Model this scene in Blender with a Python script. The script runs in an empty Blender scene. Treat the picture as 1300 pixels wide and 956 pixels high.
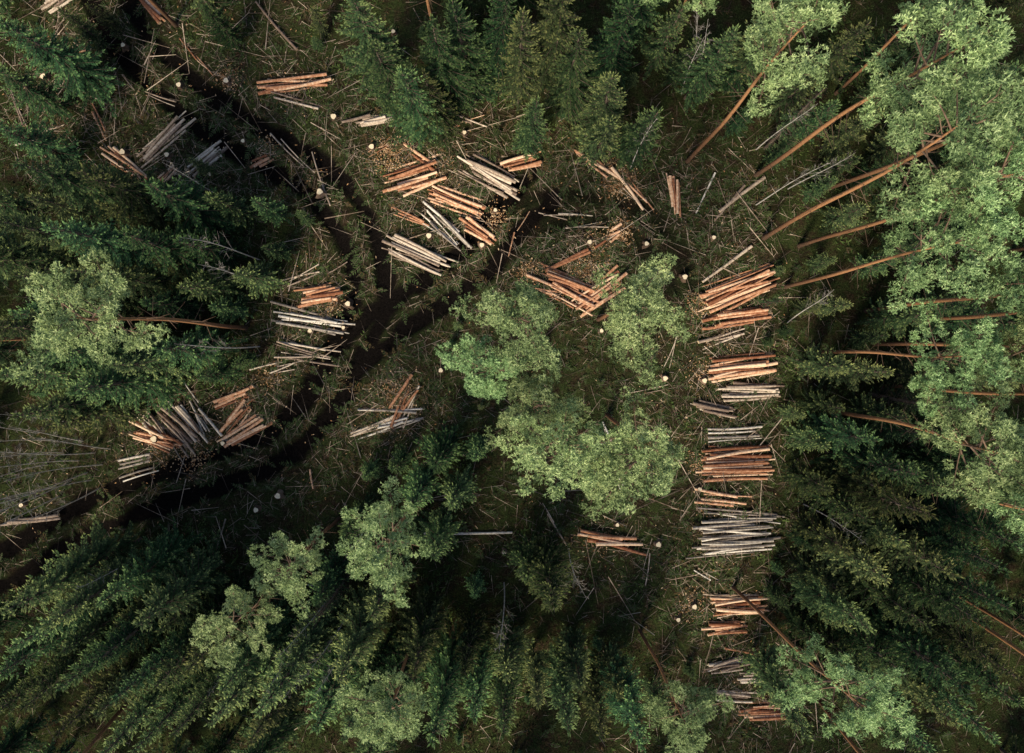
import bpy, math, random
import numpy as np
from mathutils import Vector, Matrix
random.seed(7)
RG = np.random.default_rng(11)
S = 18.0      # plan scale of the survey, units per metre
CH = 55.0     # drone height
def G(px, py):
    return ((px-650)/S, (433-py)/S)

# ------------------------------------------------------------ helpers
_grids = {}
def vnoise(x, y, scale, seed):
    if seed not in _grids:
        _grids[seed] = np.random.default_rng(seed).random((256, 256))
    g = _grids[seed]
    u = np.asarray(x)*scale+1000.3; v = np.asarray(y)*scale+1000.7
    iu = np.floor(u).astype(int); iv = np.floor(v).astype(int)
    fu = u-iu; fv = v-iv
    fu = fu*fu*(3-2*fu); fv = fv*fv*(3-2*fv)
    a = g[iu % 256, iv % 256]; b = g[(iu+1) % 256, iv % 256]
    c = g[iu % 256, (iv+1) % 256]; d = g[(iu+1) % 256, (iv+1) % 256]
    return (a*(1-fu)+b*fu)*(1-fv)+(c*(1-fu)+d*fu)*fv

def norm(v):
    return v/np.maximum(np.linalg.norm(v, axis=-1, keepdims=True), 1e-6)

class Builder:
    def __init__(s):
        s.V = []; s.n = 0; s.F = []
    def add(s, V, F, mat, var):
        V = np.asarray(V, dtype=np.float32).reshape(-1, 3)
        F = np.asarray(F, dtype=np.int32)
        var = np.broadcast_to(np.asarray(var, dtype=np.float32), (len(F),))
        s.V.append(V); s.F.append((F+s.n, mat, var)); s.n += len(V)
    def rhombi(s, base, d, side, L, W, mat, var, m=0.45):
        L = np.asarray(L)[..., None]; W = np.asarray(W)[..., None]
        mid = base+d*L*m
        V = np.stack([base, mid+side*W*0.5, base+d*L, mid-side*W*0.5], axis=1)
        n = len(base)
        s.add(V.reshape(-1, 3), np.arange(n*4).reshape(n, 4), mat, var)
    def sticks(s, a, b, r0, r1, mat, var):
        n = len(a)
        d = norm(b-a); ref = np.tile(np.array([[0.13, 0.21, 0.97]]), (n, 1))
        u = norm(np.cross(d, ref)); w = np.cross(d, u)
        ring = []
        for P, r in ((a, r0), (b, r1)):
            for k in range(3):
                an = k*2*math.pi/3
                ring.append(P+(u*math.cos(an)+w*math.sin(an))*np.asarray(r).reshape(-1, 1))
        V = np.stack(ring, axis=1)
        base = (np.arange(n)*6)[:, None]
        F = np.concatenate([base+np.array([[k, (k+1) % 3, 3+(k+1) % 3, 3+k]]) for k in range(3)])
        s.add(V.reshape(-1, 3), F, mat, np.tile(np.broadcast_to(var, (n,)), 3))
    def tube(s, P, R, sides, mat, var, cap=None):
        P = np.asarray(P, dtype=float); m = len(P)
        T = norm(np.gradient(P, axis=0))
        ref = np.array([0.0, 0, 1.0]) if abs(T[0][2]) < 0.8 else np.array([1.0, 0, 0])
        U = norm(np.cross(T, ref)); W = np.cross(T, U)
        an = np.arange(sides)*2*math.pi/sides
        R = np.asarray(R, dtype=float)
        V = P[:, None, :]+R[:, None, None]*(U[:, None, :]*np.cos(an)[None, :, None]+W[:, None, :]*np.sin(an)[None, :, None])
        F = []
        for i in range(m-1):
            for k in range(sides):
                F.append([i*sides+k, i*sides+(k+1) % sides, (i+1)*sides+(k+1) % sides, (i+1)*sides+k])
        s.add(V.reshape(-1, 3), F, mat, var)
        if cap is not None:
            s.add(V[0], [list(range(sides))[::-1]], cap, var)
            s.add(V[-1], [list(range(sides))], cap, var)
    def mesh(s, name, mats, smooth=()):
        me = bpy.data.meshes.new(name)
        V = np.concatenate(s.V)
        me.vertices.add(len(V)); me.vertices.foreach_set('co', V.ravel())
        loops = np.concatenate([f[0].ravel() for f in s.F])
        sizes = np.concatenate([np.full(len(f[0]), f[0].shape[1]) for f in s.F])
        mi = np.concatenate([np.full(len(f[0]), f[1]) for f in s.F])
        var = np.concatenate([f[2] for f in s.F])
        me.loops.add(len(loops)); me.loops.foreach_set('vertex_index', loops.astype(np.int32))
        me.polygons.add(len(sizes))
        st = np.concatenate([[0], np.cumsum(sizes)[:-1]])
        me.polygons.foreach_set('loop_start', st.astype(np.int32))
        for m_ in mats: me.materials.append(m_)
        me.polygons.foreach_set('material_index', mi.astype(np.int32))
        me.polygons.foreach_set('use_smooth', np.isin(mi, list(smooth)))
        me.update(calc_edges=True)
        a = me.attributes.new('var', 'FLOAT', 'FACE')
        a.data.foreach_set('value', var.astype(np.float32))
        return me

def put(name, me, loc=(0, 0, 0), rot=None, scale=None):
    o = bpy.data.objects.new(name, me)
    o.location = loc
    if rot is not None:
        o.rotation_mode = 'QUATERNION'; o.rotation_quaternion = rot
    if scale is not None: o.scale = scale
    bpy.context.scene.collection.objects.link(o)
    return o

# ------------------------------------------------------------ materials
def newmat(name):
    m = bpy.data.materials.new(name); m.use_nodes = True
    nt = m.node_tree
    for n in list(nt.nodes): nt.nodes.remove(n)
    return m, nt, nt.nodes.new('ShaderNodeOutputMaterial')
def N(nt, t, **kw):
    n = nt.nodes.new(t)
    for k, v in kw.items(): setattr(n, k, v)
    return n
def ramp(nt, stops):
    r = nt.nodes.new('ShaderNodeValToRGB'); e = r.color_ramp.elements
    e[0].position = stops[0][0]; e[0].color = (*stops[0][1], 1)
    e[1].position = stops[-1][0]; e[1].color = (*stops[-1][1], 1)
    for p, c in stops[1:-1]:
        x = e.new(p); x.color = (*c, 1)
    return r

def foliage_mat(name, stops, trans=0.3, hv=0.03, vv=0.25):
    m, nt, out = newmat(name); L = nt.links.new
    at = N(nt, 'ShaderNodeAttribute', attribute_name='var')
    rp = ramp(nt, stops); L(at.outputs['Fac'], rp.inputs[0])
    oi = N(nt, 'ShaderNodeObjectInfo')
    hsv = N(nt, 'ShaderNodeHueSaturation')
    mr = N(nt, 'ShaderNodeMapRange'); L(oi.outputs['Random'], mr.inputs[0])
    mr.inputs[3].default_value = 0.5-hv; mr.inputs[4].default_value = 0.5+hv
    mt = N(nt, 'ShaderNodeMath', operation='MULTIPLY'); L(oi.outputs['Random'], mt.inputs[0]); mt.inputs[1].default_value = 7.31
    fr = N(nt, 'ShaderNodeMath', operation='FRACT'); L(mt.outputs[0], fr.inputs[0])
    mr2 = N(nt, 'ShaderNodeMapRange'); L(fr.outputs[0], mr2.inputs[0])
    mr2.inputs[3].default_value = 1-vv; mr2.inputs[4].default_value = 1+vv
    L(mr.outputs[0], hsv.inputs['Hue']); L(mr2.outputs[0], hsv.inputs['Value']); L(rp.outputs[0], hsv.inputs['Color'])
    p = N(nt, 'ShaderNodeBsdfDiffuse'); L(hsv.outputs[0], p.inputs[0])
    if trans > 0:
        t = N(nt, 'ShaderNodeBsdfTranslucent'); L(hsv.outputs[0], t.inputs[0])
        mx = N(nt, 'ShaderNodeMixShader'); mx.inputs[0].default_value = trans
        L(p.outputs[0], mx.inputs[1]); L(t.outputs[0], mx.inputs[2]); L(mx.outputs[0], out.inputs[0])
    else:
        L(p.outputs[0], out.inputs[0])
    return m

def bark_mat(name, c1, c2, c3, scale=5.0, bump=False):
    m, nt, out = newmat(name); L = nt.links.new
    tc = N(nt, 'ShaderNodeTexCoord')
    n1 = N(nt, 'ShaderNodeTexNoise'); n1.inputs['Scale'].default_value = scale; n1.inputs['Detail'].default_value = 4 if bump else 2
    n1.inputs['Roughness'].default_value = 0.7
    L(tc.outputs['Object'], n1.inputs[0])
    at = N(nt, 'ShaderNodeAttribute', attribute_name='var')
    ad = N(nt, 'ShaderNodeMath', operation='MULTIPLY_ADD'); L(at.outputs['Fac'], ad.inputs[0]); ad.inputs[1].default_value = 0.6
    sb = N(nt, 'ShaderNodeMath', operation='SUBTRACT'); L(n1.outputs[0], sb.inputs[0]); sb.inputs[1].default_value = 0.3
    L(sb.outputs[0], ad.inputs[2])
    rp = ramp(nt, [(0.2, c1), (0.5, c2), (0.78, c3)]); L(ad.outputs[0], rp.inputs[0])
    p = N(nt, 'ShaderNodeBsdfDiffuse'); L(rp.outputs[0], p.inputs[0])
    if bump:
        bp = N(nt, 'ShaderNodeBump'); bp.inputs['Strength'].default_value = 0.5; bp.inputs['Distance'].default_value = 0.03
        L(n1.outputs[0], bp.inputs['Height']); L(bp.outputs[0], p.inputs['Normal'])
    L(p.outputs[0], out.inputs[0])
    return m

def trunk_pine_mat():
    m, nt, out = newmat('pine_trunk_bark'); L = nt.links.new
    tc = N(nt, 'ShaderNodeTexCoord'); sx = N(nt, 'ShaderNodeSeparateXYZ'); L(tc.outputs['Object'], sx.inputs[0])
    n1 = N(nt, 'ShaderNodeTexNoise'); n1.inputs['Scale'].default_value = 4; n1.inputs['Detail'].default_value = 3
    L(tc.outputs['Object'], n1.inputs[0])
    a = N(nt, 'ShaderNodeMath', operation='MULTIPLY_ADD'); L(n1.outputs[0], a.inputs[0]); a.inputs[1].default_value = 6
    L(sx.outputs[2], a.inputs[2])
    mr = N(nt, 'ShaderNodeMapRange'); L(a.outputs[0], mr.inputs[0]); mr.inputs[1].default_value = 3; mr.inputs[2].default_value = 13
    rp = ramp(nt, [(0, (0.10, 0.065, 0.045)), (0.5, (0.24, 0.12, 0.065)), (1, (0.42, 0.21, 0.10))]); L(mr.outputs[0], rp.inputs[0])
    n2 = N(nt, 'ShaderNodeTexNoise'); n2.inputs['Scale'].default_value = 14; L(tc.outputs['Object'], n2.inputs[0])
    mx = N(nt, 'ShaderNodeMix', data_type='RGBA', blend_type='MULTIPLY'); mx.inputs[0].default_value = 0.7
    L(rp.outputs[0], mx.inputs[6])
    r2 = ramp(nt, [(0.35, (0.5, 0.5, 0.5)), (0.6, (1, 1, 1))]); L(n2.outputs[0], r2.inputs[0]); L(r2.outputs[0], mx.inputs[7])
    p = N(nt, 'ShaderNodeBsdfDiffuse')
    L(mx.outputs[2], p.inputs[0]); L(p.outputs[0], out.inputs[0])
    return m

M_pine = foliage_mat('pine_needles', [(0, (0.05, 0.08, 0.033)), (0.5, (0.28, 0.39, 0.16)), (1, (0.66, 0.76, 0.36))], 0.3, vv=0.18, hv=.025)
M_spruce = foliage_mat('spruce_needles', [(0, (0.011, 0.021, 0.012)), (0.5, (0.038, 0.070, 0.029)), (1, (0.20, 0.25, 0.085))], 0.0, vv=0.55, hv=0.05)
M_under = foliage_mat('undergrowth_leaves', [(0, (0.06, 0.038, 0.022)), (0.3, (0.028, 0.036, 0.014)), (0.7, (0.050, 0.074, 0.022)), (1, (0.115, 0.15, 0.045))], 0.0)
M_slash = foliage_mat('slash_needles', [(0, (0.11, 0.065, 0.035)), (0.3, (0.034, 0.047, 0.018)), (1, (0.08, 0.105, 0.04))], 0.0)
M_trunk = trunk_pine_mat()
M_strunk = bark_mat('spruce_trunk_bark', (0.06, 0.045, 0.035), (0.12, 0.09, 0.07), (0.2, 0.16, 0.13))
M_limb = bark_mat('pine_limb_bark', (0.08, 0.055, 0.04), (0.17, 0.11, 0.075), (0.25, 0.17, 0.12))
M_pinelog = bark_mat('pine_log_bark', (0.24, 0.095, 0.05), (0.54, 0.27, 0.15), (0.88, 0.62, 0.41), 5, True)
M_greylog = bark_mat('spruce_log_bark', (0.18, 0.125, 0.095), (0.42, 0.32, 0.24), (0.74, 0.61, 0.47), 5, True)
M_birchlog = bark_mat('birch_log_bark', (0.22, 0.18, 0.15), (0.52, 0.45, 0.37), (0.82, 0.74, 0.63), 5, True)
M_stick = bark_mat('dead_stick_bark', (0.06, 0.045, 0.034), (0.23, 0.165, 0.12), (0.62, 0.48, 0.36), 2)
M_chip = bark_mat('wood_chip', (0.28, 0.13, 0.055), (0.54, 0.31, 0.15), (0.82, 0.59, 0.36), 2)
M_end = bark_mat('fresh_cut_wood', (0.62, 0.42, 0.22), (0.82, 0.63, 0.38), (0.9, 0.76, 0.54), 9)

# ------------------------------------------------------------ tracks (plan)
def catmull(pts, n=10):
    P = [np.array(G(*p)) for p in pts]; P = [2*P[0]-P[1]]+P+[2*P[-1]-P[-2]]
    out = []
    for i in range(1, len(P)-2):
        for t in np.linspace(0, 1, n, endpoint=False):
            a, b, c, d = P[i-1:i+3]
            out.append(0.5*((2*b)+(-a+c)*t+(2*a-5*b+4*c-d)*t*t+(-a+3*b-3*c+d)*t**3))
    out.append(P[-2]); return np.array(out)
tracks = [catmull([(-300, 830), (-120, 770), (0, 722), (90, 670), (170, 633), (260, 603), (345, 570), (400, 520), (440, 458), (500, 405), (560, 365), (610, 325), (650, 275), (690, 235)]),
          catmull([(60, -120), (130, -20), (165, 50), (215, 100), (280, 155), (350, 195), (410, 235), (455, 300), (470, 370), (445, 440), (400, 520)]),
          catmull([(650, 275), (720, 262), (790, 275), (840, 310), (865, 360)])]
ruts = []
for ti, c in enumerate(tracks):
    t = norm(np.gradient(c, axis=0)); nrm = np.stack([-t[:, 1], t[:, 0]], 1)
    w = [1.15, 1.2, 0.9][ti]
    ruts += [(c+nrm*w, [1, .95, .4][ti]), (c-nrm*w, [1, .95, .4][ti])]
def segdist(x, y, line):
    d = np.full(x.shape, 1e9)
    for i in range(len(line)-1):
        a = line[i]; b = line[i+1]; ab = b-a; l2 = (ab**2).sum()+1e-9
        t = np.clip(((x-a[0])*ab[0]+(y-a[1])*ab[1])/l2, 0, 1)
        d = np.minimum(d, np.hypot(x-a[0]-t*ab[0], y-a[1]-t*ab[1]))
    return d
def rutmask(x, y):
    m = np.zeros(x.shape)
    wob = (vnoise(x, y, 0.9, 5)-0.5)*0.5
    for l, s_ in ruts:
        d = segdist(x, y, l)+wob
        m = np.maximum(m, s_*np.clip(1-(d-0.42)/0.35, 0, 1))
    return m
def trackdist(x, y):
    d = np.full(x.shape, 1e9)
    for c in tracks: d = np.minimum(d, segdist(x, y, c))
    return d
def gz(x, y):
    return (vnoise(x, y, 0.25, 1)-0.5)*0.25+(vnoise(x, y, 1.1, 2)-0.5)*0.10+(vnoise(x, y, 3.1, 3)-0.5)*0.05

CHIPS = [(497, 200, 22, 600), (785, 228, 20, 800), (742, 345, 28, 450), (672, 345, 14, 250), (292, 100, 14, 300), (245, 582, 22, 250), (505, 505, 30, 400), (888, 388, 14, 300), (892, 470, 16, 150), (785, 295, 16, 350), (300, 512, 20, 250),
        (420, 385, 16, 150), (630, 280, 18, 200), (887, 590, 12, 150), (880, 770, 20, 200), (170, 245, 14, 100), (360, 105, 25, 100), (345, 480, 18, 120), (835, 575, 25, 150), (205, 575, 20, 120), (560, 215, 30, 200), (755, 310, 20, 150), (340, 190, 14, 120), (760, 690, 24, 100)]
# ------------------------------------------------------------ ground
xs = np.concatenate([[-1500, -700, -350, -180, -110, -80, -60], np.arange(-48, 48.01, 0.18), [60, 80, 110, 180, 350, 700, 1500]])
ys = np.concatenate([[-1500, -700, -350, -180, -110, -80, -55], np.arange(-38, 34.01, 0.18), [45, 60, 80, 110, 180, 350, 700, 1500]])
X, Y = np.meshgrid(xs, ys)
rm = rutmask(X, Y); td = trackdist(X, Y)
Z = gz(X, Y)-rm*0.25+0.08*np.exp(-((td-2.0)/0.3)**2)
wear = np.clip(1.4-td/2.0, 0, 1)
saw = np.zeros(X.shape)
for (a_, b_, r_, n_) in CHIPS:
    g_ = G(a_, b_); saw = np.maximum(saw, min(1, n_/450)*np.exp(-((X-g_[0])**2+(Y-g_[1])**2)/(2*(r_/S*.5)**2)))
nx, ny = len(xs), len(ys)
V = np.stack([X, Y, Z], -1).reshape(-1, 3)
idx = np.arange(nx*ny).reshape(ny, nx)
F = np.stack([idx[:-1, :-1], idx[:-1, 1:], idx[1:, 1:], idx[1:, :-1]], -1).reshape(-1, 4)
fm = (td[:-1, :-1] < 2.1).ravel()

def ground_mat():
    m, nt, out = newmat('forest_floor'); L = nt.links.new
    tc = N(nt, 'ShaderNodeTexCoord')
    def noise(sc, det=5, ro=0.6):
        n = N(nt, 'ShaderNodeTexNoise'); n.inputs['Scale'].default_value = sc; n.inputs['Detail'].default_value = det
        n.inputs['Roughness'].default_value = ro; L(tc.outputs['Object'], n.inputs[0]); return n
    mid = noise(0.9, 4, 0.75); fine = noise(9, 4, 0.8)
    soil = ramp(nt, [(0.3, (0.012, 0.008, 0.005)), (0.5, (0.036, 0.025, 0.015)), (0.7, (0.11, 0.078, 0.045))]); L(fine.outputs[0], soil.inputs[0])
    moss = ramp(nt, [(0.3, (0.012, 0.016, 0.007)), (0.5, (0.036, 0.048, 0.016)), (0.72, (0.085, 0.105, 0.035))]); L(fine.outputs[0], moss.inputs[0])
    f = N(nt, 'ShaderNodeMapRange'); L(mid.outputs[0], f.inputs[0]); f.inputs[1].default_value = 0.38; f.inputs[2].default_value = 0.56
    mx = N(nt, 'ShaderNodeMix', data_type='RGBA'); L(f.outputs[0], mx.inputs[0]); L(soil.outputs[0], mx.inputs[6]); L(moss.outputs[0], mx.inputs[7])
    as_ = N(nt, 'ShaderNodeAttribute', attribute_name='sawdust')
    sm = N(nt, 'ShaderNodeMath', operation='MULTIPLY'); L(as_.outputs['Fac'], sm.inputs[0])
    sr = N(nt, 'ShaderNodeMapRange'); L(fine.outputs[0], sr.inputs[0]); sr.inputs[1].default_value = .44; sr.inputs[2].default_value = .6; L(sr.outputs[0], sm.inputs[1])
    mxs = N(nt, 'ShaderNodeMix', data_type='RGBA'); L(sm.outputs[0], mxs.inputs[0]); L(mx.outputs[2], mxs.inputs[6]); mxs.inputs[7].default_value = (.42, .24, .11, 1)
    at = N(nt, 'ShaderNodeAttribute', attribute_name='rut')
    mud = ramp(nt, [(0.35, (0.004, 0.0035, 0.003)), (0.7, (0.018, 0.014, 0.012))]); L(fine.outputs[0], mud.inputs[0])
    mx2 = N(nt, 'ShaderNodeMix', data_type='RGBA'); L(at.outputs['Fac'], mx2.inputs[0]); L(mxs.outputs[2], mx2.inputs[6]); L(mud.outputs[0], mx2.inputs[7])
    p = N(nt, 'ShaderNodeBsdfDiffuse'); L(mx2.outputs[2], p.inputs[0])
    bp = N(nt, 'ShaderNodeBump'); bp.inputs['Strength'].default_value = 1; bp.inputs['Distance'].default_value = 0.12
    L(fine.outputs[0], bp.inputs['Height']); L(bp.outputs[0], p.inputs['Normal']); L(p.outputs[0], out.inputs[0])
    return m
M_ground = ground_mat()
def sheet(name, faces):
    used = np.unique(faces); remap = np.full(len(V), -1); remap[used] = np.arange(len(used))
    b = Builder(); b.add(V[used], remap[faces], 0, 0.5)
    me = b.mesh(name, [M_ground], smooth=(0,))
    a = me.attributes.new('rut', 'FLOAT', 'POINT')
    rv = np.clip(rm+0.5*wear*(0.1+vnoise(X, Y, 1.3, 9)), 0, 1).reshape(-1)[used]
    a.data.foreach_set('value', rv.astype(np.float32))
    a = me.attributes.new('sawdust', 'FLOAT', 'POINT')
    a.data.foreach_set('value', saw.reshape(-1)[used].astype(np.float32))
    put(name, me)
sheet('ground', F[~fm]); sheet('dirt_track', F[fm])

# ------------------------------------------------------------ logs
LOGM = {'p': M_pinelog, 'g': M_greylog, 'b': M_birchlog}
stack_xy = []
def log_into(b, a, c, r, rng, z0, z1=None, sides=9):
    a = np.array(a); c = np.array(c); z1 = z0 if z1 is None else z1
    L = np.linalg.norm(c-a); n = 5
    t = np.linspace(0, 1, n)
    perp = np.array([-(c-a)[1], (c-a)[0]])/max(L, .01)
    bow = rng.uniform(-0.02, 0.02)*L
    P = [[*(a+(c-a)*s+perp*bow*math.sin(math.pi*s)), z0+(z1-z0)*s] for s in t]
    tp = rng.uniform(0.65, 0.92)
    R = [r*(1-(1-tp)*s)*rng.uniform(0.96, 1.04) for s in t]
    if rng.random() < 0.5: R = R[::-1]
    b.tube(P, R, sides, 0, rng.random(), cap=1)
def stack(A, C, w, n, kind='p', jit=1.0, r=None):
    rng = np.random.default_rng(int(A[0]*7+A[1]*13+n+5000))
    a = np.array(G(*A)); c = np.array(G(*C)); w = w/S
    d = c-a; L = np.linalg.norm(d); d = d/L; p = np.array([-d[1], d[0]])
    if r is None: r = 0.10 if kind != 'b' else 0.08
    jit *= 1.7
    mid = (a+c)/2; zz = float(gz(mid[0], mid[1]))
    b = Builder()
    def one(off, z, ex=1.0):
        rr = r*rng.uniform(0.55, 1.35)
        ang = rng.normal(0, 0.024)*jit
        sl = rng.normal(0, 0.14)*jit
        le = L*rng.uniform(0.82, 1.04)*ex
        dd = np.array([d[0]*math.cos(ang)-d[1]*math.sin(ang), d[0]*math.sin(ang)+d[1]*math.cos(ang)])
        m_ = d*sl+p*off
        zt = rng.normal(0, 0.03)*jit
        log_into(b, m_-dd*le/2, m_+dd*le/2, rr, rng, z+rr-zt, z+rr+zt)
    offs = np.linspace(-w/2, w/2, n) if n > 1 else [0]
    for o in offs: one(o+rng.normal(0, 0.04), 0.03)
    if n >= 5:
        k = int(n*0.6)
        for o in np.linspace(-w/2*0.75, w/2*0.75, k): one(o+rng.normal(0, 0.08), 0.03+1.75*r)
        if n >= 8:
            for o in np.linspace(-w/2*0.4, w/2*0.4, max(2, n//3)): one(o+rng.normal(0, 0.1), 0.03+3.4*r)
    nm = {'p': 'pine_log_stack', 'g': 'spruce_log_stack', 'b': 'birch_log_stack'}[kind] if n > 2 else {'p': 'pine_log', 'g': 'spruce_log', 'b': 'birch_log'}[kind]
    put(nm, b.mesh(nm, [LOGM[kind], M_end], smooth=(0,)), (mid[0], mid[1], zz))
    stack_xy.append((mid[0], mid[1], L, n))
ST = [
 ((893, 382), (982, 350), 34, 9, 'p', 1.6), ((903, 408), (976, 396), 16, 5, 'p', 1.8), ((895, 436), (942, 420), 10, 4, 'g', 1.5),
 ((897, 470), (980, 461), 27, 7, 'p', 1.2), ((915, 497), (988, 496), 18, 6, 'g', 1.2), ((885, 514), (929, 523), 11, 5, 'g', 1.3),
 ((893, 552), (962, 550), 16, 4, 'b', 1.5), ((890, 588), (979, 586), 42, 10, 'p', 1.1), ((884, 629), (942, 635), 15, 4, 'p', 1.8),
 ((888, 652), (990, 656), 10, 4, 'b', 1.4), ((886, 684), (978, 680), 42, 11, 'b', 1.6), ((903, 768), (970, 766), 24, 8, 'p', 1.3),
 ((897, 796), (942, 795), 15, 6, 'p', 1.5), ((906, 846), (952, 838), 14, 5, 'g', 1.8), ((934, 861), (1003, 858), 8, 4, 'g', 1.5), ((924, 821), (986, 838), 1, 1, 'p'),
 ((500, 233), (552, 216), 34, 8, 'p', 2.4), ((513, 189), (558, 217), 7, 3, 'p', 1.5), ((545, 242), (613, 268), 22, 7, 'p', 1.2), ((590, 206), (652, 240), 26, 8, 'g', 1.6),
 ((640, 212), (684, 202), 14, 5, 'p', 1.3), ((730, 188), (781, 228), 8, 4, 'p', 1.5), ((780, 213), (822, 263), 9, 3, 'p', 1.5),
 ((853, 222), (858, 265), 11, 5, 'p', 1.3), ((912, 211), (884, 271), 1, 1, 'b'), ((952, 231), (905, 283), 6, 2, 'g', 2), ((957, 309), (897, 354), 1, 1, 'g'),
 ((492, 308), (565, 340), 22, 7, 'g', 1.5), ((546, 274), (590, 316), 18, 5, 'b', 2), ((590, 282), (626, 306), 12, 5, 'p', 2), ((690, 345), (756, 314), 3, 2, 'p', 1),
 ((686, 352), (748, 380), 36, 9, 'p', 2.2), ((734, 392), (790, 352), 24, 7, 'p', 1.4), ((450, 517), (536, 523), 4, 2, 'b', 1), ((440, 553), (507, 529), 8, 4, 'g', 2),
 ((468, 549), (532, 530), 9, 4, 'b', 2), ((521, 488), (497, 542), 14, 4, 'p', 2.5), ((357, 401), (438, 413), 20, 6, 'b', 1.6), ((346, 438), (412, 452), 20, 5, 'g', 3, 0.06),
 ((380, 377), (424, 370), 22, 7, 'p', 1.4), ((368, 362), (418, 338), 12, 4, 'g', 3, 0.06), ((330, 113), (417, 104), 12, 5, 'p', 1.4), ((348, 119), (416, 141), 5, 2, 'g', 1),
 ((454, 157), (493, 150), 11, 5, 'g', 1.5), ((183, 202), (237, 152), 16, 6, 'g', 1.6), ((245, 217), (281, 188), 14, 5, 'g', 1.5), ((138, 192), (192, 234), 12, 5, 'p', 2),
 ((204, 232), (226, 210), 8, 4, 'p', 2), ((320, 213), (340, 203), 8, 4, 'p', 1), ((9, 97), (36, 163), 4, 2, 'g', 1), ((60, 142), (68, 105), 3, 2, 'g', 1, 0.05), ((73, 122), (101, 84), 4, 2, 'g', 1, 0.05),
 ((80, 70), (120, 64), 2, 1, 'p', 1, .06), ((276, 512), (321, 496), 10, 4, 'p', 1.5), ((284, 562), (336, 532), 17, 5, 'p', 1.5), ((288, 545), (316, 512), 15, 5, 'p', 1.5),
 ((208, 517), (250, 562), 34, 8, 'g', 2.5), ((172, 512), (206, 552), 14, 5, 'g', 2), ((172, 545), (222, 563), 22, 7, 'p', 2.2), ((238, 508), (266, 545), 20, 5, 'b', 2.5),
 ((150, 590), (198, 578), 9, 3, 'b', 1), ((152, 609), (199, 595), 5, 2, 'b', 1), ((540, 676), (653, 676), 1, 1, 'b'), ((740, 680), (801, 690), 12, 5, 'p', 2.5),
 ((330, 739), (446, 744), 2, 1, 'b'), ((8, 663), (72, 657), 7, 3, 'g', 1.5), ((764, 557), (797, 611), 20, 6, 'b', 2), ((180, -5), (212, 27), 12, 5, 'p', 1.6),
 ((60, 12), (95, -10), 14, 5, 'g', 1.5), ((325, -2), (376, 66), 1, 1, 'g', 1, .12), ((790, 290), (775, 300), 10, 4, 'p', 2), ((420, 260), (395, 190), 2, 1, 'g', 1, .06),
 ((704, 272), (748, 278), 5, 3, 'g', 3, .05), ((648, 322), (660, 290), 3, 2, 'p', 3, .05), ((700, 290), (760, 286), 4, 2, 'g', 3, .04), ((548, 145), (600, 155), 4, 2, 'g', 3, .05),
 ((392, 592), (396, 618), 2, 1, 'p', 1, .08), ((262, 735), (285, 660), 2, 1, 'g', 1, .09), ((510, 545), (530, 490), 3, 2, 'g', 3, .05),
 ((815, 742), (825, 700), 3, 2, 'g', 2, .05), ((880, 720), (905, 735), 3, 2, 'b', 2, .05), ((470, 195), (512, 178), 3, 2, 'p', 2, .05), ((340, 470), (380, 462), 10, 4, 'g', 3, .05),
 ((0, 0), (20, -30), 10, 4, 'g', 1), ((945, 905), (1010, 900), 20, 6, 'p', 1.3), ((905, 880), (955, 884), 10, 4, 'g', 1.3),
 ((120, 140), (135, 180), 4, 2, 'p', 2, .06), ((190, 120), (230, 135), 4, 2, 'g', 2, .05), ((150, 90), (175, 120), 3, 1, 'g', 2, .06), ((350, 175), (400, 220), 3, 2, 'g', 2, .05),
 ((495, 265), (540, 285), 5, 3, 'p', 2.5, .06), ((610, 150), (560, 165), 4, 2, 'p', 2, .05), ((800, 500), (860, 490), 4, 2, 'g', 3, .05), ((690, 640), (720, 700), 3, 2, 'g', 3, .05),
 ((85, 110), (125, 130), 6, 3, 'g', 3, .05), ((240, 60), (262, 90), 5, 3, 'p', 3, .05), ((30, 180), (70, 165), 5, 2, 'g', 3, .06), ((600, 430), (640, 470), 4, 2, 'g', 3, .04), ((860, 420), (845, 470), 4, 2, 'g', 3, .04),
]
for s_ in ST:
    stack(*s_[:6], **({'r': s_[6]} if len(s_) > 6 else {}))

# ------------------------------------------------------------ stumps
def stump_mesh(seed):
    rng = np.random.default_rng(seed); b = Builder(); sd = 14; r = rng.uniform(0.17, 0.21)
    an = np.arange(sd)*2*math.pi/sd; lob = 1+0.18*np.sin(an*3+seed)+0.1*np.sin(an*5+2*seed)
    rings = []
    for z, k, f in ((-0.15, 1.9, 1.6), (0.05, 1.45, 1.2), (0.22, 1.1, .9), (0.42, 1.0, .6)):
        R = r*k*(1+(lob-1)*f); rings.append(np.stack([np.cos(an)*R, np.sin(an)*R, np.full(sd, z)], 1))
    top_in = rings[-1]*np.array([.9, .9, 1])+np.array([0, 0, .01])
    VV = np.concatenate(rings+[top_in])
    FF = [[i*sd+k, i*sd+(k+1) % sd, (i+1)*sd+(k+1) % sd, (i+1)*sd+k] for i in range(4) for k in range(sd)]
    b.add(VV, FF, 0, rng.random()); b.add(top_in, [list(range(sd))], 1, .8)
    return b.mesh('tree_stump', [M_limb, M_end], smooth=())
SM = [stump_mesh(i) for i in range(4)]
stumps_px = [(215, 198), (118, 112), (443, 386), (437, 416), (473, 188), (612, 312), (629, 268), (748, 308), (763, 420), (893, 483), (887, 620), (783, 665), (327, 646),
        (355, 628), (350, 685), (500, 42), (425, 150), (408, 245), (880, 768), (285, 562), (200, 556), (905, 302), (160, 195), (268, 222), (395, 420), (860, 785), (30, 640), (290, 105), (820, 310), (835, 690),
        (868, 352), (160, 60), (545, 300), (640, 700), (310, 180), (590, 170), (60, 100), (843, 480), (560, 470), (230, 110)]
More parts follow.
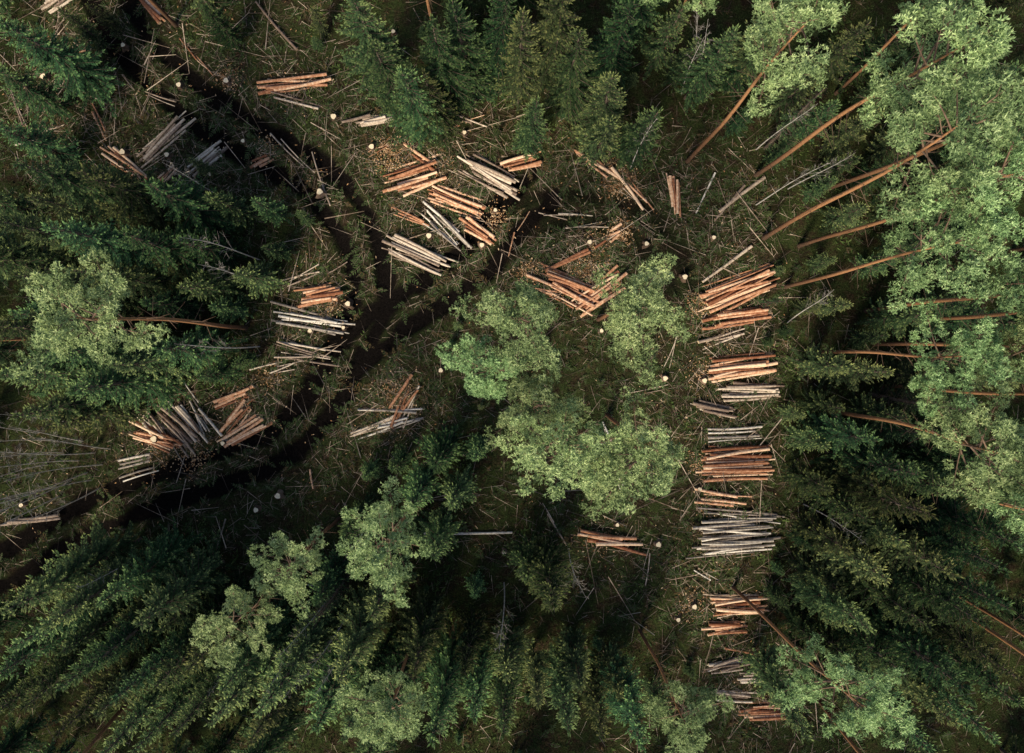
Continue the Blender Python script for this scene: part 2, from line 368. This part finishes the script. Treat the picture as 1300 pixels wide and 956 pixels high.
for i, (x, y) in enumerate(stumps_px):
    gx, gy = G(x, y); put('tree_stump', SM[i % 4], (gx, gy, float(gz(gx, gy))), Matrix.Rotation(i*1.7, 3, 'Z').to_quaternion(), [random.uniform(.75, 1.2)]*3)

# ------------------------------------------------------------ trees
UP = np.array([0, 0, 1.0])
def spruce(seed, h, Rf=0.16, dead=False):
    rng = np.random.default_rng(seed); b = Builder()
    zt = np.linspace(-0.3, h, 12)
    b.tube([[0.04*math.sin(z*.5+seed), 0.04*math.cos(z*.4), z] for z in zt], [0.011*h*(1-max(z, 0)/h)**0.8+0.012 for z in zt], 7, 1, 0.5)
    z = 0.12*h; R = h*Rf
    side_lean = rng.uniform(0, 6.28)
    A0, A1, r0, r1 = [], [], [], []
    while z < h-0.15:
        t = z/h
        nb = rng.integers(6, 9) if t < 0.9 else 5
        for k in range(nb):
            if rng.random() < 0.06: continue
            az = rng.uniform(0, 6.283)
            ln = (R*(1-t)**0.75*rng.uniform(0.5, 1.22)*(1+0.2*math.cos(az-side_lean+t*2))+0.18)
            if t < 0.3: ln *= rng.uniform(0.6, 1.0)
            a = -0.45+0.95*t+rng.normal(0, .09); bb = 0.18*(1-t)
            hd = np.array([math.cos(az), math.sin(az), 0]); p = np.array([-hd[1], hd[0], 0])
            base = np.array([0, 0, z+rng.normal(0, .08)])
            tip = base+hd*ln+UP*ln*(a+bb); A0.append(base); A1.append(tip*0.97+base*.03); r0.append(0.01+ln*0.008); r1.append(0.004)
            if dead and rng.random() < 0.85: continue
            n = max(4, int(ln/0.125)); s = (np.arange(n)+rng.random(n))/n*0.88+0.1
            pos = base+hd*(ln*s)[:, None]+UP*(ln*(a*s+bb*s*s))[:, None]
            tan = norm(hd+UP*(a+2*bb*s)[:, None])
            for sg in (-1, 1):
                ang = rng.uniform(0.55, 1.0, n)[:, None]
                d = norm(tan*np.cos(ang)+p*sg*np.sin(ang)+UP*rng.uniform(-0.6, 0.05, n)[:, None])
                L = 0.48*(1-0.7*s)*min(1, max(0.35, ln/1.5))*rng.uniform(.55, 1.3, n)
                sd = norm(np.cross(d, UP)+UP*rng.normal(0, .3, n)[:, None])
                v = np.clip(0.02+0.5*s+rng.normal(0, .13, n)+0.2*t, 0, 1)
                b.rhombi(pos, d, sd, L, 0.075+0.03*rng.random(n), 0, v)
                for kk in (0.3, 0.62):
                    for s2 in (-1, 1):
                        q = pos+d*(L*kk)[:, None]
                        d2 = norm(d*0.8+sd*s2*0.55+UP*rng.uniform(-.35, .15, n)[:, None])
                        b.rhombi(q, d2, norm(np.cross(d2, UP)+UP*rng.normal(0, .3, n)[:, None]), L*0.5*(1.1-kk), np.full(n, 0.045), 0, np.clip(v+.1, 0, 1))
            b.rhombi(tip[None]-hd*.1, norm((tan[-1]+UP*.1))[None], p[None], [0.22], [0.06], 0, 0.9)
        z += rng.uniform(0.24, 0.40)*(0.78+0.02*h)
    b.rhombi(np.array([[0, 0, h-.3]]*3), norm(np.array([[.1, 0, 1], [-.1, .1, 1], [0, -.1, 1.]])), np.array([[0, 1., 0], [1, 0, 0], [1, 0, 0]]), np.full(3, .6), np.full(3, .08), 0, 0.9)
    b.sticks(np.array(A0), np.array(A1), np.array(r0), np.array(r1), 1, 0.3)
    return b.mesh('spruce_tree', [M_spruce, M_strunk], smooth=(1,))

def pine(seed, h, R=2.5, crown=0.27, nl=24):
    rng = np.random.default_rng(seed); b = Builder()
    ph = rng.uniform(0, 6, 2); zt = np.linspace(-0.3, h*0.97, 18)
    cx = lambda z: 0.12*math.sin(z*.25+ph[0])*z/h*2; cy = lambda z: 0.12*math.cos(z*.3+ph[1])*z/h*2
    rb = 0.0062*h
    b.tube([[cx(z), cy(z), z] for z in zt], [rb*(1-0.62*max(z, 0)/h-.3*(max(z, 0)/h)**6)+(0.06 if z < 0.2 else 0) for z in zt], 9, 1, .5)
    k = 24; z = rng.uniform(.3*h, (1-crown)*h, k); az = rng.uniform(0, 6.28, k); hd = np.stack([np.cos(az), np.sin(az), rng.uniform(-.2, .2, k)], 1)
    a = np.stack([[cx(q) for q in z], [cy(q) for q in z], z], 1)
    b.sticks(a, a+hd*rng.uniform(.3, 1.4, k)[:, None], np.full(k, .02), np.full(k, .006), 2, .4)
    clumps = []
    lob = rng.uniform(0, 6.28)
    for i in range(nl):
        u = (i+rng.random())/nl; z = h*((1-crown)+crown*0.95*u)
        az = i*2.4+rng.normal(0, .5)
        prof = (math.sin(math.pi*min(1, (u*0.74+0.2)))**0.7)*(1+0.25*math.cos(2*(az-lob)))
        ln = R*prof*rng.uniform(0.5, 1.2)
        el = 0.05+0.75*u+rng.normal(0, .1)
        d = np.array([math.cos(az)*math.cos(el), math.sin(az)*math.cos(el), math.sin(el)])
        base = np.array([cx(z), cy(z), z]); n = 6; t = np.linspace(0, 1, n)
        side = np.array([-d[1], d[0], 0]); cv = rng.normal(0, .14); up = rng.uniform(-.05, .15)
        P = base+d*(ln*t)[:, None]+side*(cv*ln*t**2)[:, None]+UP*(up*ln*t**2)[:, None]
        b.tube(P, 0.04*(1-.8*t)*(ln/R+.3), 5, 2, .6)
        m = max(3, int(ln/0.42))
        for j in range(m):
            s = 0.34+0.66*(j+rng.random()*.6)/m; q = base+d*(ln*s)+side*(cv*ln*s**2)+UP*(up*ln*s**2)
            sg = 1 if j % 2 else -1
            d2 = norm(d*rng.uniform(.3, 1)+side*sg*rng.uniform(.5, 1.1)+UP*rng.uniform(.0, .6)); l2 = rng.uniform(.35, .85)*(1.15-.5*s)
            e = q+d2*l2; clumps.append((e, rng.uniform(.20, .46)))
            b.sticks(q[None], e[None], [.016], [.006], 2, .5)
        clumps.append((P[-1], rng.uniform(.25, .42)))
    for k_ in range(6):
        o = rng.normal(0, .35, 3); clumps.append((np.array([cx(h)+o[0], cy(h)+o[1], h*.985+o[2]*.5]), .36))
    for c, r in clumps:
        n = int(12+60*r*r*1.6); cv = rng.uniform(-.22, .2)
        o = norm(rng.normal(size=(n, 3))+UP*.35)*(rng.random(n)**.45)[:, None]*r*np.array([1, 1, .6])
        q = c+o
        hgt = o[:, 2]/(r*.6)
        k = 6
        Q = np.repeat(q, k, 0); O = np.repeat(norm(o+1e-4), k, 0)
        d = norm(rng.normal(size=(n*k, 3))*.8+O*.5+UP*.3)
        sd = norm(np.cross(d, UP)+rng.normal(size=(n*k, 3))*.35)
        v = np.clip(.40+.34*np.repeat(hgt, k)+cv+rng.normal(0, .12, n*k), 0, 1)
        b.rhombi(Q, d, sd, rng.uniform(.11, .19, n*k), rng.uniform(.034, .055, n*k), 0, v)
    return b.mesh('pine_tree', [M_pine, M_trunk, M_limb], smooth=(1, 2))

M_bbark = bark_mat('birch_bark', (0.14, 0.12, 0.10), (0.38, 0.34, 0.30), (0.62, 0.57, 0.5), 3)
def bare(seed, h):
    rng = np.random.default_rng(seed); b = Builder(); zt = np.linspace(-.2, h, 10); ph = rng.uniform(0, 6)
    f = lambda z: np.array([.3*math.sin(z*.22+ph)*z/h, .3*math.cos(z*.2+ph)*z/h, z])
    b.tube([f(z) for z in zt], [.045*(1-.85*max(z, 0)/h) for z in zt], 6, 0, .7)
    A, C = [], []
    for i in range(22):
        z = h*rng.uniform(.35, .97); az = rng.uniform(0, 6.28); l = (1-z/h)*1.5+.35; a = f(z)
        d = norm(np.array([math.cos(az), math.sin(az), rng.uniform(1.0, 2.2)])); e = a+d*l*rng.uniform(.6, 1); A.append(a); C.append(e)
        for j in range(3):
            s = rng.uniform(.3, 1); q = a+(e-a)*s; A.append(q); C.append(q+norm(d+rng.normal(size=3)*.4)*l*.35)
    n = len(A); b.sticks(np.array(A), np.array(C), np.full(n, .011), np.full(n, .004), 0, .25)
    return b.mesh('bare_birch_tree', [M_bbark], smooth=(0,))

SPH = [16, 14, 17, 10, 8, 12, 15, 11, 9]
SP = [spruce(i+1, hh, rf) for i, (hh, rf) in enumerate(zip(SPH, [.15, .165, .14, .19, .2, .175, .115, .135, .15]))]
SPD = spruce(30, 14, .1, dead=True)
PH = 24
PN = [pine(100+i, PH, R) for i, R in enumerate([2.7, 2.45, 2.9, 2.6, 2.75])]
BR = [bare(50+i, 11+i) for i in range(3)]

def rotz(a): return Matrix.Rotation(a, 3, 'Z').to_quaternion()
def place_tree(kind, x, y, h, lean=None):
    zz = float(gz(x, y))-.05
    if kind == 's':
        i = min(range(9), key=lambda k: abs(SPH[k]-h)+random.random()*4.0); me = SP[i]; k = h/SPH[i]; nm = 'spruce_tree'
        sx = k*random.uniform(.88, 1.12)
    elif kind == 'p': me = random.choice(PN); k = h/PH; nm = 'pine_tree'; sx = (k*.5+.5)*random.uniform(.92, 1.08)
    elif kind == 'd': me = SPD; k = h/14; nm = 'dead_spruce_tree'; sx = k
    else: me = random.choice(BR); k = h/12; nm = 'bare_birch_tree'; sx = k
    q = rotz(random.uniform(0, 6.28))
    if lean is not None:
        q = Vector((0, 0, 1)).rotation_difference(Vector(lean).normalized()) @ q
    else:
        q = Vector((0, 0, 1)).rotation_difference(Vector((random.gauss(0, .02), random.gauss(0, .02), 1)).normalized()) @ q
    put(nm, me, (x, y, zz), q, (sx, sx, k))
bases = []
def top(kind, tx, ty, h):        # tree located from where its tip stands over the plan
    f = 1-h/CH; x, y = (tx-650)/S*f, (433-ty)/S*f
    bases.append((x, y)); place_tree(kind, x, y, h)
def bt(kind, bx, by, tx, ty, hmax=27):
    b = np.array(G(bx, by)); t = np.array(G(tx, ty))
    h = CH*(1-np.linalg.norm(b)/max(np.linalg.norm(t), .1)); h = min(max(h, 12), hmax)
    T = t*(1-h/CH); bases.append(tuple(b)); place_tree(kind, b[0], b[1], h, (T[0]-b[0], T[1]-b[1], h))
for a in [(873, 205, 1040, 15), (960, 222, 1245, 30), (1062, 118, 1235, -45), (970, 302, 1250, 140), (998, 364, 1245, 300), (1015, 312, 1320, 215), (1052, 520, 1300, 575),
          (1110, 437, 1400, 437), (1120, 490, 1400, 505), (1100, 395, 1420, 350), (1150, 407, 1460, 385), (930, 745, 1110, 915), (833, 84, 900, -60), (312, 416, 75, 397), (392, 704, 280, 810),
          (538, 782, 480, 930), (812, 800, 880, 930), (1050, 240, 1440, 90), (1080, 590, 1460, 680)]:
    bt('p', *a)
for a in [(676, 405, 21), (828, 388, 21), (712, 590, 21), (668, 525, 18), (840, 580, 20), (632, 480, 15), (755, 600, 16), (485, 705, 19), (1255, 455, 20), (355, 735, 14)]:
    top('p', *a)
for a in [(472, 45, 16), (505, 85, 14), (545, 100, 12), (585, 15, 15), (545, 20, 16), (660, 15, 15), (674, 128, 11), (740, 45, 14), (790, 95, 13), (835, 130, 12), (775, 155, 9), (610, 55, 9), (440, -5, 14), (800, 5, 14), (930, 40, 12), (720, -20, 16), (620, -25, 16),
          (25, 205, 15), (105, 220, 13), (175, 245, 12), (265, 245, 8), (320, 255, 6), (60, 285, 15), (145, 305, 13), (222, 300, 10), (15, 355, 16), (300, 345, 7), (335, 312, 5), (225, 352, 10), (268, 388, 6), (-10, 280, 15), (80, 340, 14),
          (35, 450, 15), (85, 490, 14), (200, 445, 10), (250, 475, 7), (140, 465, 12), (15, 515, 15), (295, 458, 5), (375, 270, 4), (240, 200, 4), (-30, 420, 16), (180, 385, 9), (60, 540, 12), (-10, 480, 13), (10, 400, 12), (120, 260, 9), (40, 250, 10), (190, 330, 8), (90, 430, 9),
          (120, 765, 12), (60, 790, 14), (170, 800, 13), (20, 825, 15), (110, 850, 14), (215, 745, 7), (60, 880, 15), (235, 845, 12), (0, 780, 15), (150, 900, 15), (280, 880, 13), (60, 940, 15), (215, 940, 14), (330, 850, 9), (160, 720, 6),
          (20, 900, 14), (110, 920, 13), (190, 870, 13), (270, 925, 14), (0, 860, 13), (80, 830, 11), (140, 800, 10), (200, 800, 10), (250, 790, 8), (40, 750, 9), (290, 850, 10), (320, 940, 13), (390, 920, 13), (-20, 930, 15), (120, 960, 15), (170, 955, 14),
          (555, 590, 9), (605, 580, 7), (520, 640, 11), (575, 640, 8), (545, 715, 10), (430, 680, 9), (465, 790, 12), (702, 775, 13), (672, 735, 7), (590, 860, 10), (640, 860, 8), (740, 870, 8), (425, 860, 13), (370, 850, 11), (790, 890, 8), (515, 860, 12), (600, 760, 4), (460, 605, 4), (400, 760, 8), (500, 600, 6),
          (340, 910, 15), (440, 940, 14), (490, 920, 13), (550, 940, 14), (600, 920, 11), (640, 940, 12), (720, 930, 11), (680, 900, 9), (770, 930, 10), (810, 950, 12), (1040, 930, 12), (850, 930, 7),
          (1020, 530, 4), (1085, 465, 8), (1125, 478, 9), (1050, 565, 6), (1115, 565, 10), (1160, 615, 12), (1055, 622, 7), (1105, 660, 10), (1035, 695, 4), (1180, 665, 13), (1250, 650, 15), (1130, 735, 11), (1200, 725, 13), (1275, 725, 15), (1065, 750, 7), (1000, 770, 4),
          (1180, 795, 13), (1250, 800, 15), (1105, 805, 11), (1150, 860, 12), (1220, 870, 14), (1290, 860, 15), (1090, 900, 11), (1180, 940, 14), (1270, 940, 15), (1050, 830, 7), (1190, 560, 10), (1230, 600, 8), (1310, 610, 13),
          (1080, 700, 8), (1150, 690, 10), (1220, 770, 12), (1290, 780, 13), (1090, 850, 9), (1130, 920, 11), (1220, 920, 13), (1310, 700, 14), (1300, 900, 14), (1070, 520, 6), (1150, 530, 8), (1080, 800, 8), (1130, 620, 9), (1220, 700, 10), (1160, 760, 10),
          (1085, 385, 6), (1260, 345, 9), (1090, 200, 7), (1120, 140, 9), (1110, 30, 11), (1180, 80, 9), (1295, 80, 12), (1140, 330, 6), (970, 60, 8), (960, 130, 6), (1010, 180, 5), (1000, 5, 12), (1200, 480, 8), (1290, 400, 10),
          (1150, 200, 7), (1060, 130, 7), (1040, 90, 8), (1180, 160, 8), (1100, 260, 6), (1200, 300, 8), (1180, 400, 8), (1230, 390, 8), (1130, 430, 6), (1240, 520, 9), (1280, 180, 10), (1240, 260, 9), (1060, 230, 5), (1040, 390, 4), (1170, 20, 11), (1250, 0, 12), (1290, 280, 11), (1300, 480, 11), (890, 50, 8), (870, 0, 11),
          (30, 45, 8), (-5, 20, 12), (395, 10, 4), (1180, 250, 7), (1230, 210, 8), (1060, 330, 4), (1010, 420, 3), (75, 15, 6), (-15, 90, 8), (110, 5, 5), (260, 10, 6), (-10, 160, 9)]:
    top('s', *a)
for a in [(105, 560, -10, 545), (120, 575, -5, 580), (130, 590, -20, 610), (110, 600, -10, 640), (140, 570, 20, 560), (90, 610, -30, 660), (70, 560, -60, 555), (125, 620, 10, 680), (100, 540, -10, 520), (60, 590, -50, 610), (880, 110, 905, 20), (800, 215, 830, 155),
          (100, 585, -40, 590), (80, 575, -40, 575), (115, 610, -10, 630), (75, 630, -40, 680), (880, 90, 880, 0), (865, 120, 890, 40), (60, 620, -60, 650), (50, 550, -70, 540),
          (330, 330, 230, 300), (340, 360, 245, 340), (330, 440, 210, 445), (455, 760, 370, 880), (430, 740, 350, 850), (440, 780, 360, 900), (410, 770, 330, 880), (470, 770, 410, 880), (960, 190, 1030, 130), (330, 790, 250, 890), (1000, 410, 1060, 360),
          (480, 640, 440, 700), (700, 700, 710, 770), (720, 690, 740, 760), (640, 740, 640, 830), (200, 690, 100, 750), (960, 260, 1050, 210), (1000, 240, 1100, 180), (1020, 640, 1110, 690), (300, 260, 200, 210)]:
    bt('b', *a, hmax=13)
for a in [(1060, 120, 12), (1230, 520, 12), (395, 800, 11), (1000, 380, 5)]:
    top('d', *a)
# surrounding forest beyond the clearing
cnt = 0; tries = 0
while cnt < 230 and tries < 20000:
    tries += 1
    x = random.uniform(-60, 60); y = random.uniform(-54, 46)
    kind = 'p' if random.random() < 0.25 else 's'
    h = random.uniform(19, 25) if kind == 'p' else random.uniform(9, 16)
    f = 1-h/CH; tx = x/f; ty = y/f; mg = 3.5 if kind == 'p' else .3
    if abs(tx) < 36+mg and -29-mg < ty < 24+mg: continue
    if abs(x) < 60 and float(trackdist(np.array([x]), np.array([y]))[0]) < 3: continue
    if abs(x) < 17 and abs(y) < 16: continue
    if any((x-bx)**2+(y-by)**2 < 4.5 for bx, by in bases): continue
    bases.append((x, y)); cnt += 1; place_tree(kind, x, y, h)
stump_g = [G(*p) for p in stumps_px]
for i in range(260):
    x = random.uniform(-38, 38); y = random.uniform(-31, 26)
    tdv = float(trackdist(np.array([x]), np.array([y]))[0])
    if tdv < 2.6: continue
    if any(abs(x-a)+abs(y-b_) < 3.0 for a, b_, L, n in stack_xy): continue
    if any(abs(x-a)+abs(y-b_) < 1.2 for a, b_ in stump_g): continue
    k = random.uniform(.08, .24); put('spruce_sapling', SP[random.choice([3, 4])], (x, y, float(gz(x, y))), rotz(random.uniform(0, 6)), (k*1.3, k*1.3, k))

# ------------------------------------------------------------ undergrowth
def hemi(n, up=.7, rng=RG): return norm(rng.normal(size=(n, 3))*np.array([1, 1, .4])+UP*up)
n = 58000
x = RG.uniform(-42, 42, n); y = RG.uniform(-34, 28, n)
dens = vnoise(x, y, .35, 21)*.5+vnoise(x, y, 1.2, 22)*.5
rmx = rutmask(x, y)
keep = (RG.random(n) < np.clip((dens-.33)*3.5, .08, 1)) & (rmx < .1) & ((trackdist(x, y) > 2.1) | (RG.random(n) < .5))
x = x[keep]; y = y[keep]; n = len(x); k = 6
sz = np.repeat(.45+1.0*vnoise(x, y, .5, 23)*RG.uniform(.5, 1.3, n), k)
tone = np.repeat(np.clip(vnoise(x, y, .6, 24)*1.1-.05+RG.normal(0, .2, n), 0, 1), k)
Q = np.repeat(np.stack([x, y, gz(x, y)-.02], 1), k, 0); Q[:, :2] += RG.normal(0, .06, (n*k, 2))
d = hemi(n*k, .45); sd = norm(np.cross(d, UP)+RG.normal(size=(n*k, 3))*.5)
b = Builder(); b.rhombi(Q, d, sd, RG.uniform(.14, .36, n*k)*sz, RG.uniform(.04, .10, n*k)*sz, 0, np.clip(tone+RG.normal(0, .1, n*k), 0, 1))
put('undergrowth', b.mesh('undergrowth', [M_under]))

# ------------------------------------------------------------ slash, sticks, chips
sxy = np.array([(a, b_) for a, b_, L, nn in stack_xy])
trk = np.concatenate(tracks); trk = trk[(abs(trk[:, 0]) < 40) & (abs(trk[:, 1]) < 32)]
def spots(n, fs, ft):
    a = sxy[RG.integers(0, len(sxy), int(n*fs))]+RG.normal(0, 2.6, (int(n*fs), 2))
    c = trk[RG.integers(0, len(trk), int(n*ft))]+RG.normal(0, 2.6, (int(n*ft), 2))
    m = n-len(a)-len(c); e = np.stack([RG.uniform(-40, 40, m), RG.uniform(-33, 28, m)], 1)
    p = np.concatenate([a, c, e]); return p[rutmask(p[:, 0], p[:, 1]) < .15]
b = Builder()
xy = spots(8200, .45, .22); n = len(xy)
az = RG.uniform(0, 6.28, n); L = RG.uniform(.4, 1.4, n); z = gz(xy[:, 0], xy[:, 1])+RG.uniform(.03, .18, n)
hd = np.stack([np.cos(az), np.sin(az), RG.normal(0, .08, n)], 1); pp = np.stack([-np.sin(az), np.cos(az), 0*az], 1)
P0 = np.concatenate([xy, z[:, None]], 1); tn = RG.random(n)
b.sticks(P0, P0+hd*L[:, None], .010+L*.006, np.full(n, .004), 1, RG.random(n)*.8)
for i in range(9):
    s = .15+.85*(i+RG.random(n))/9
    q = P0+hd*(L*s)[:, None]
    for sg in (-1, 1):
        d = norm(hd*.6+pp*sg*.8+UP*RG.normal(0, .25, n)[:, None])
        b.rhombi(q, d, norm(np.cross(d, UP)+UP*RG.normal(0, .3, n)[:, None]), .42*L*(1.1-s)*RG.uniform(.6, 1.2, n), np.full(n, .06), 0, np.clip(tn+RG.normal(0, .15, n), 0, 1))
put('branch_slash', b.mesh('branch_slash', [M_slash, M_stick]))
b = Builder(); xy = spots(24000, .6, .12); n = len(xy); az = RG.uniform(0, 6.28, n); L = RG.exponential(.45, n)+.18; L = np.minimum(L, 3.0)
z = gz(xy[:, 0], xy[:, 1])+RG.uniform(.05, .28, n); P0 = np.concatenate([xy, z[:, None]], 1)
hd = np.stack([np.cos(az), np.sin(az), RG.normal(0, .06, n)], 1)
b.sticks(P0, P0+hd*L[:, None], .008+L*.008, np.full(n, .005), 0, RG.random(n)**1.4)
# long thin tops and poles left lying, mostly near the stacks
n = 170; xy = sxy[RG.integers(0, len(sxy), n)]+RG.normal(0, 3.4, (n, 2)); az = RG.uniform(0, 6.28, n); L = RG.uniform(1.8, 4.8, n)
P0 = np.concatenate([xy, (gz(xy[:, 0], xy[:, 1])+RG.uniform(.15, .35, n))[:, None]], 1); hd = np.stack([np.cos(az), np.sin(az), RG.normal(0, .02, n)], 1)
b.sticks(P0, P0+hd*L[:, None], RG.uniform(.02, .045, n), np.full(n, .01), 0, RG.uniform(.3, 1, n))
put('fallen_sticks', b.mesh('fallen_sticks', [M_stick]))
b = Builder(); Ps = []
for (cx_, cy_, rr, nn) in CHIPS:
    g = np.array(G(cx_, cy_)); Ps.append(g+RG.normal(0, rr/S*.58, (nn, 2)))
Ps.append(sxy[RG.integers(0, len(sxy), 2200)]+RG.normal(0, 1.7, (2200, 2)))
xy = np.concatenate(Ps); n = len(xy); az = RG.uniform(0, 6.28, n)
d = norm(np.stack([np.cos(az), np.sin(az), RG.normal(0, .25, n)], 1)); sd = norm(np.cross(d, UP)+UP*RG.normal(0, .3, n)[:, None])
P0 = np.concatenate([xy, (gz(xy[:, 0], xy[:, 1])+RG.uniform(.05, .16, n))[:, None]], 1)
b.rhombi(P0, d, sd, RG.uniform(.05, .22, n), RG.uniform(.03, .085, n), 0, RG.random(n))
put('wood_chips', b.mesh('wood_chips', [M_chip]))

# ------------------------------------------------------------ light
sc = bpy.context.scene
el = math.radians(42); dx, dy = -0.5, -1.0
l_ = math.hypot(dx, dy); D = Vector((dx/l_*math.cos(el), dy/l_*math.cos(el), math.sin(el)))
sun = bpy.data.lights.new('sun', 'SUN'); sun.energy = 5.0; sun.angle = math.radians(14); sun.color = (1, .90, .70)
so = bpy.data.objects.new('sun', sun); so.rotation_mode = 'QUATERNION'; so.rotation_quaternion = D.to_track_quat('Z', 'Y'); so.location = (0, 0, 80)
sc.collection.objects.link(so)
w = bpy.data.worlds.new('World'); sc.world = w; w.use_nodes = True
nt = w.node_tree; bg = nt.nodes['Background']
sky = nt.nodes.new('ShaderNodeTexSky'); sky.sky_type = 'NISHITA'; sky.sun_disc = False
sky.sun_elevation = el; sky.sun_rotation = math.atan2(dx, dy); sky.air_density = 1.0; sky.dust_density = 1.5
nt.links.new(sky.outputs[0], bg.inputs[0]); bg.inputs[1].default_value = 0.15
sc.view_settings.view_transform = 'Standard'; sc.view_settings.look = 'None'; sc.view_settings.exposure = 0

cam = bpy.data.cameras.new('camera'); co = bpy.data.objects.new('camera', cam); sc.collection.objects.link(co)
co.location = (0, 0, CH); cam.sensor_width = 36; cam.sensor_fit = 'HORIZONTAL'; cam.lens = S*CH/1300*36; cam.shift_y = -45/1300
cam.clip_end = 5000; sc.camera = co
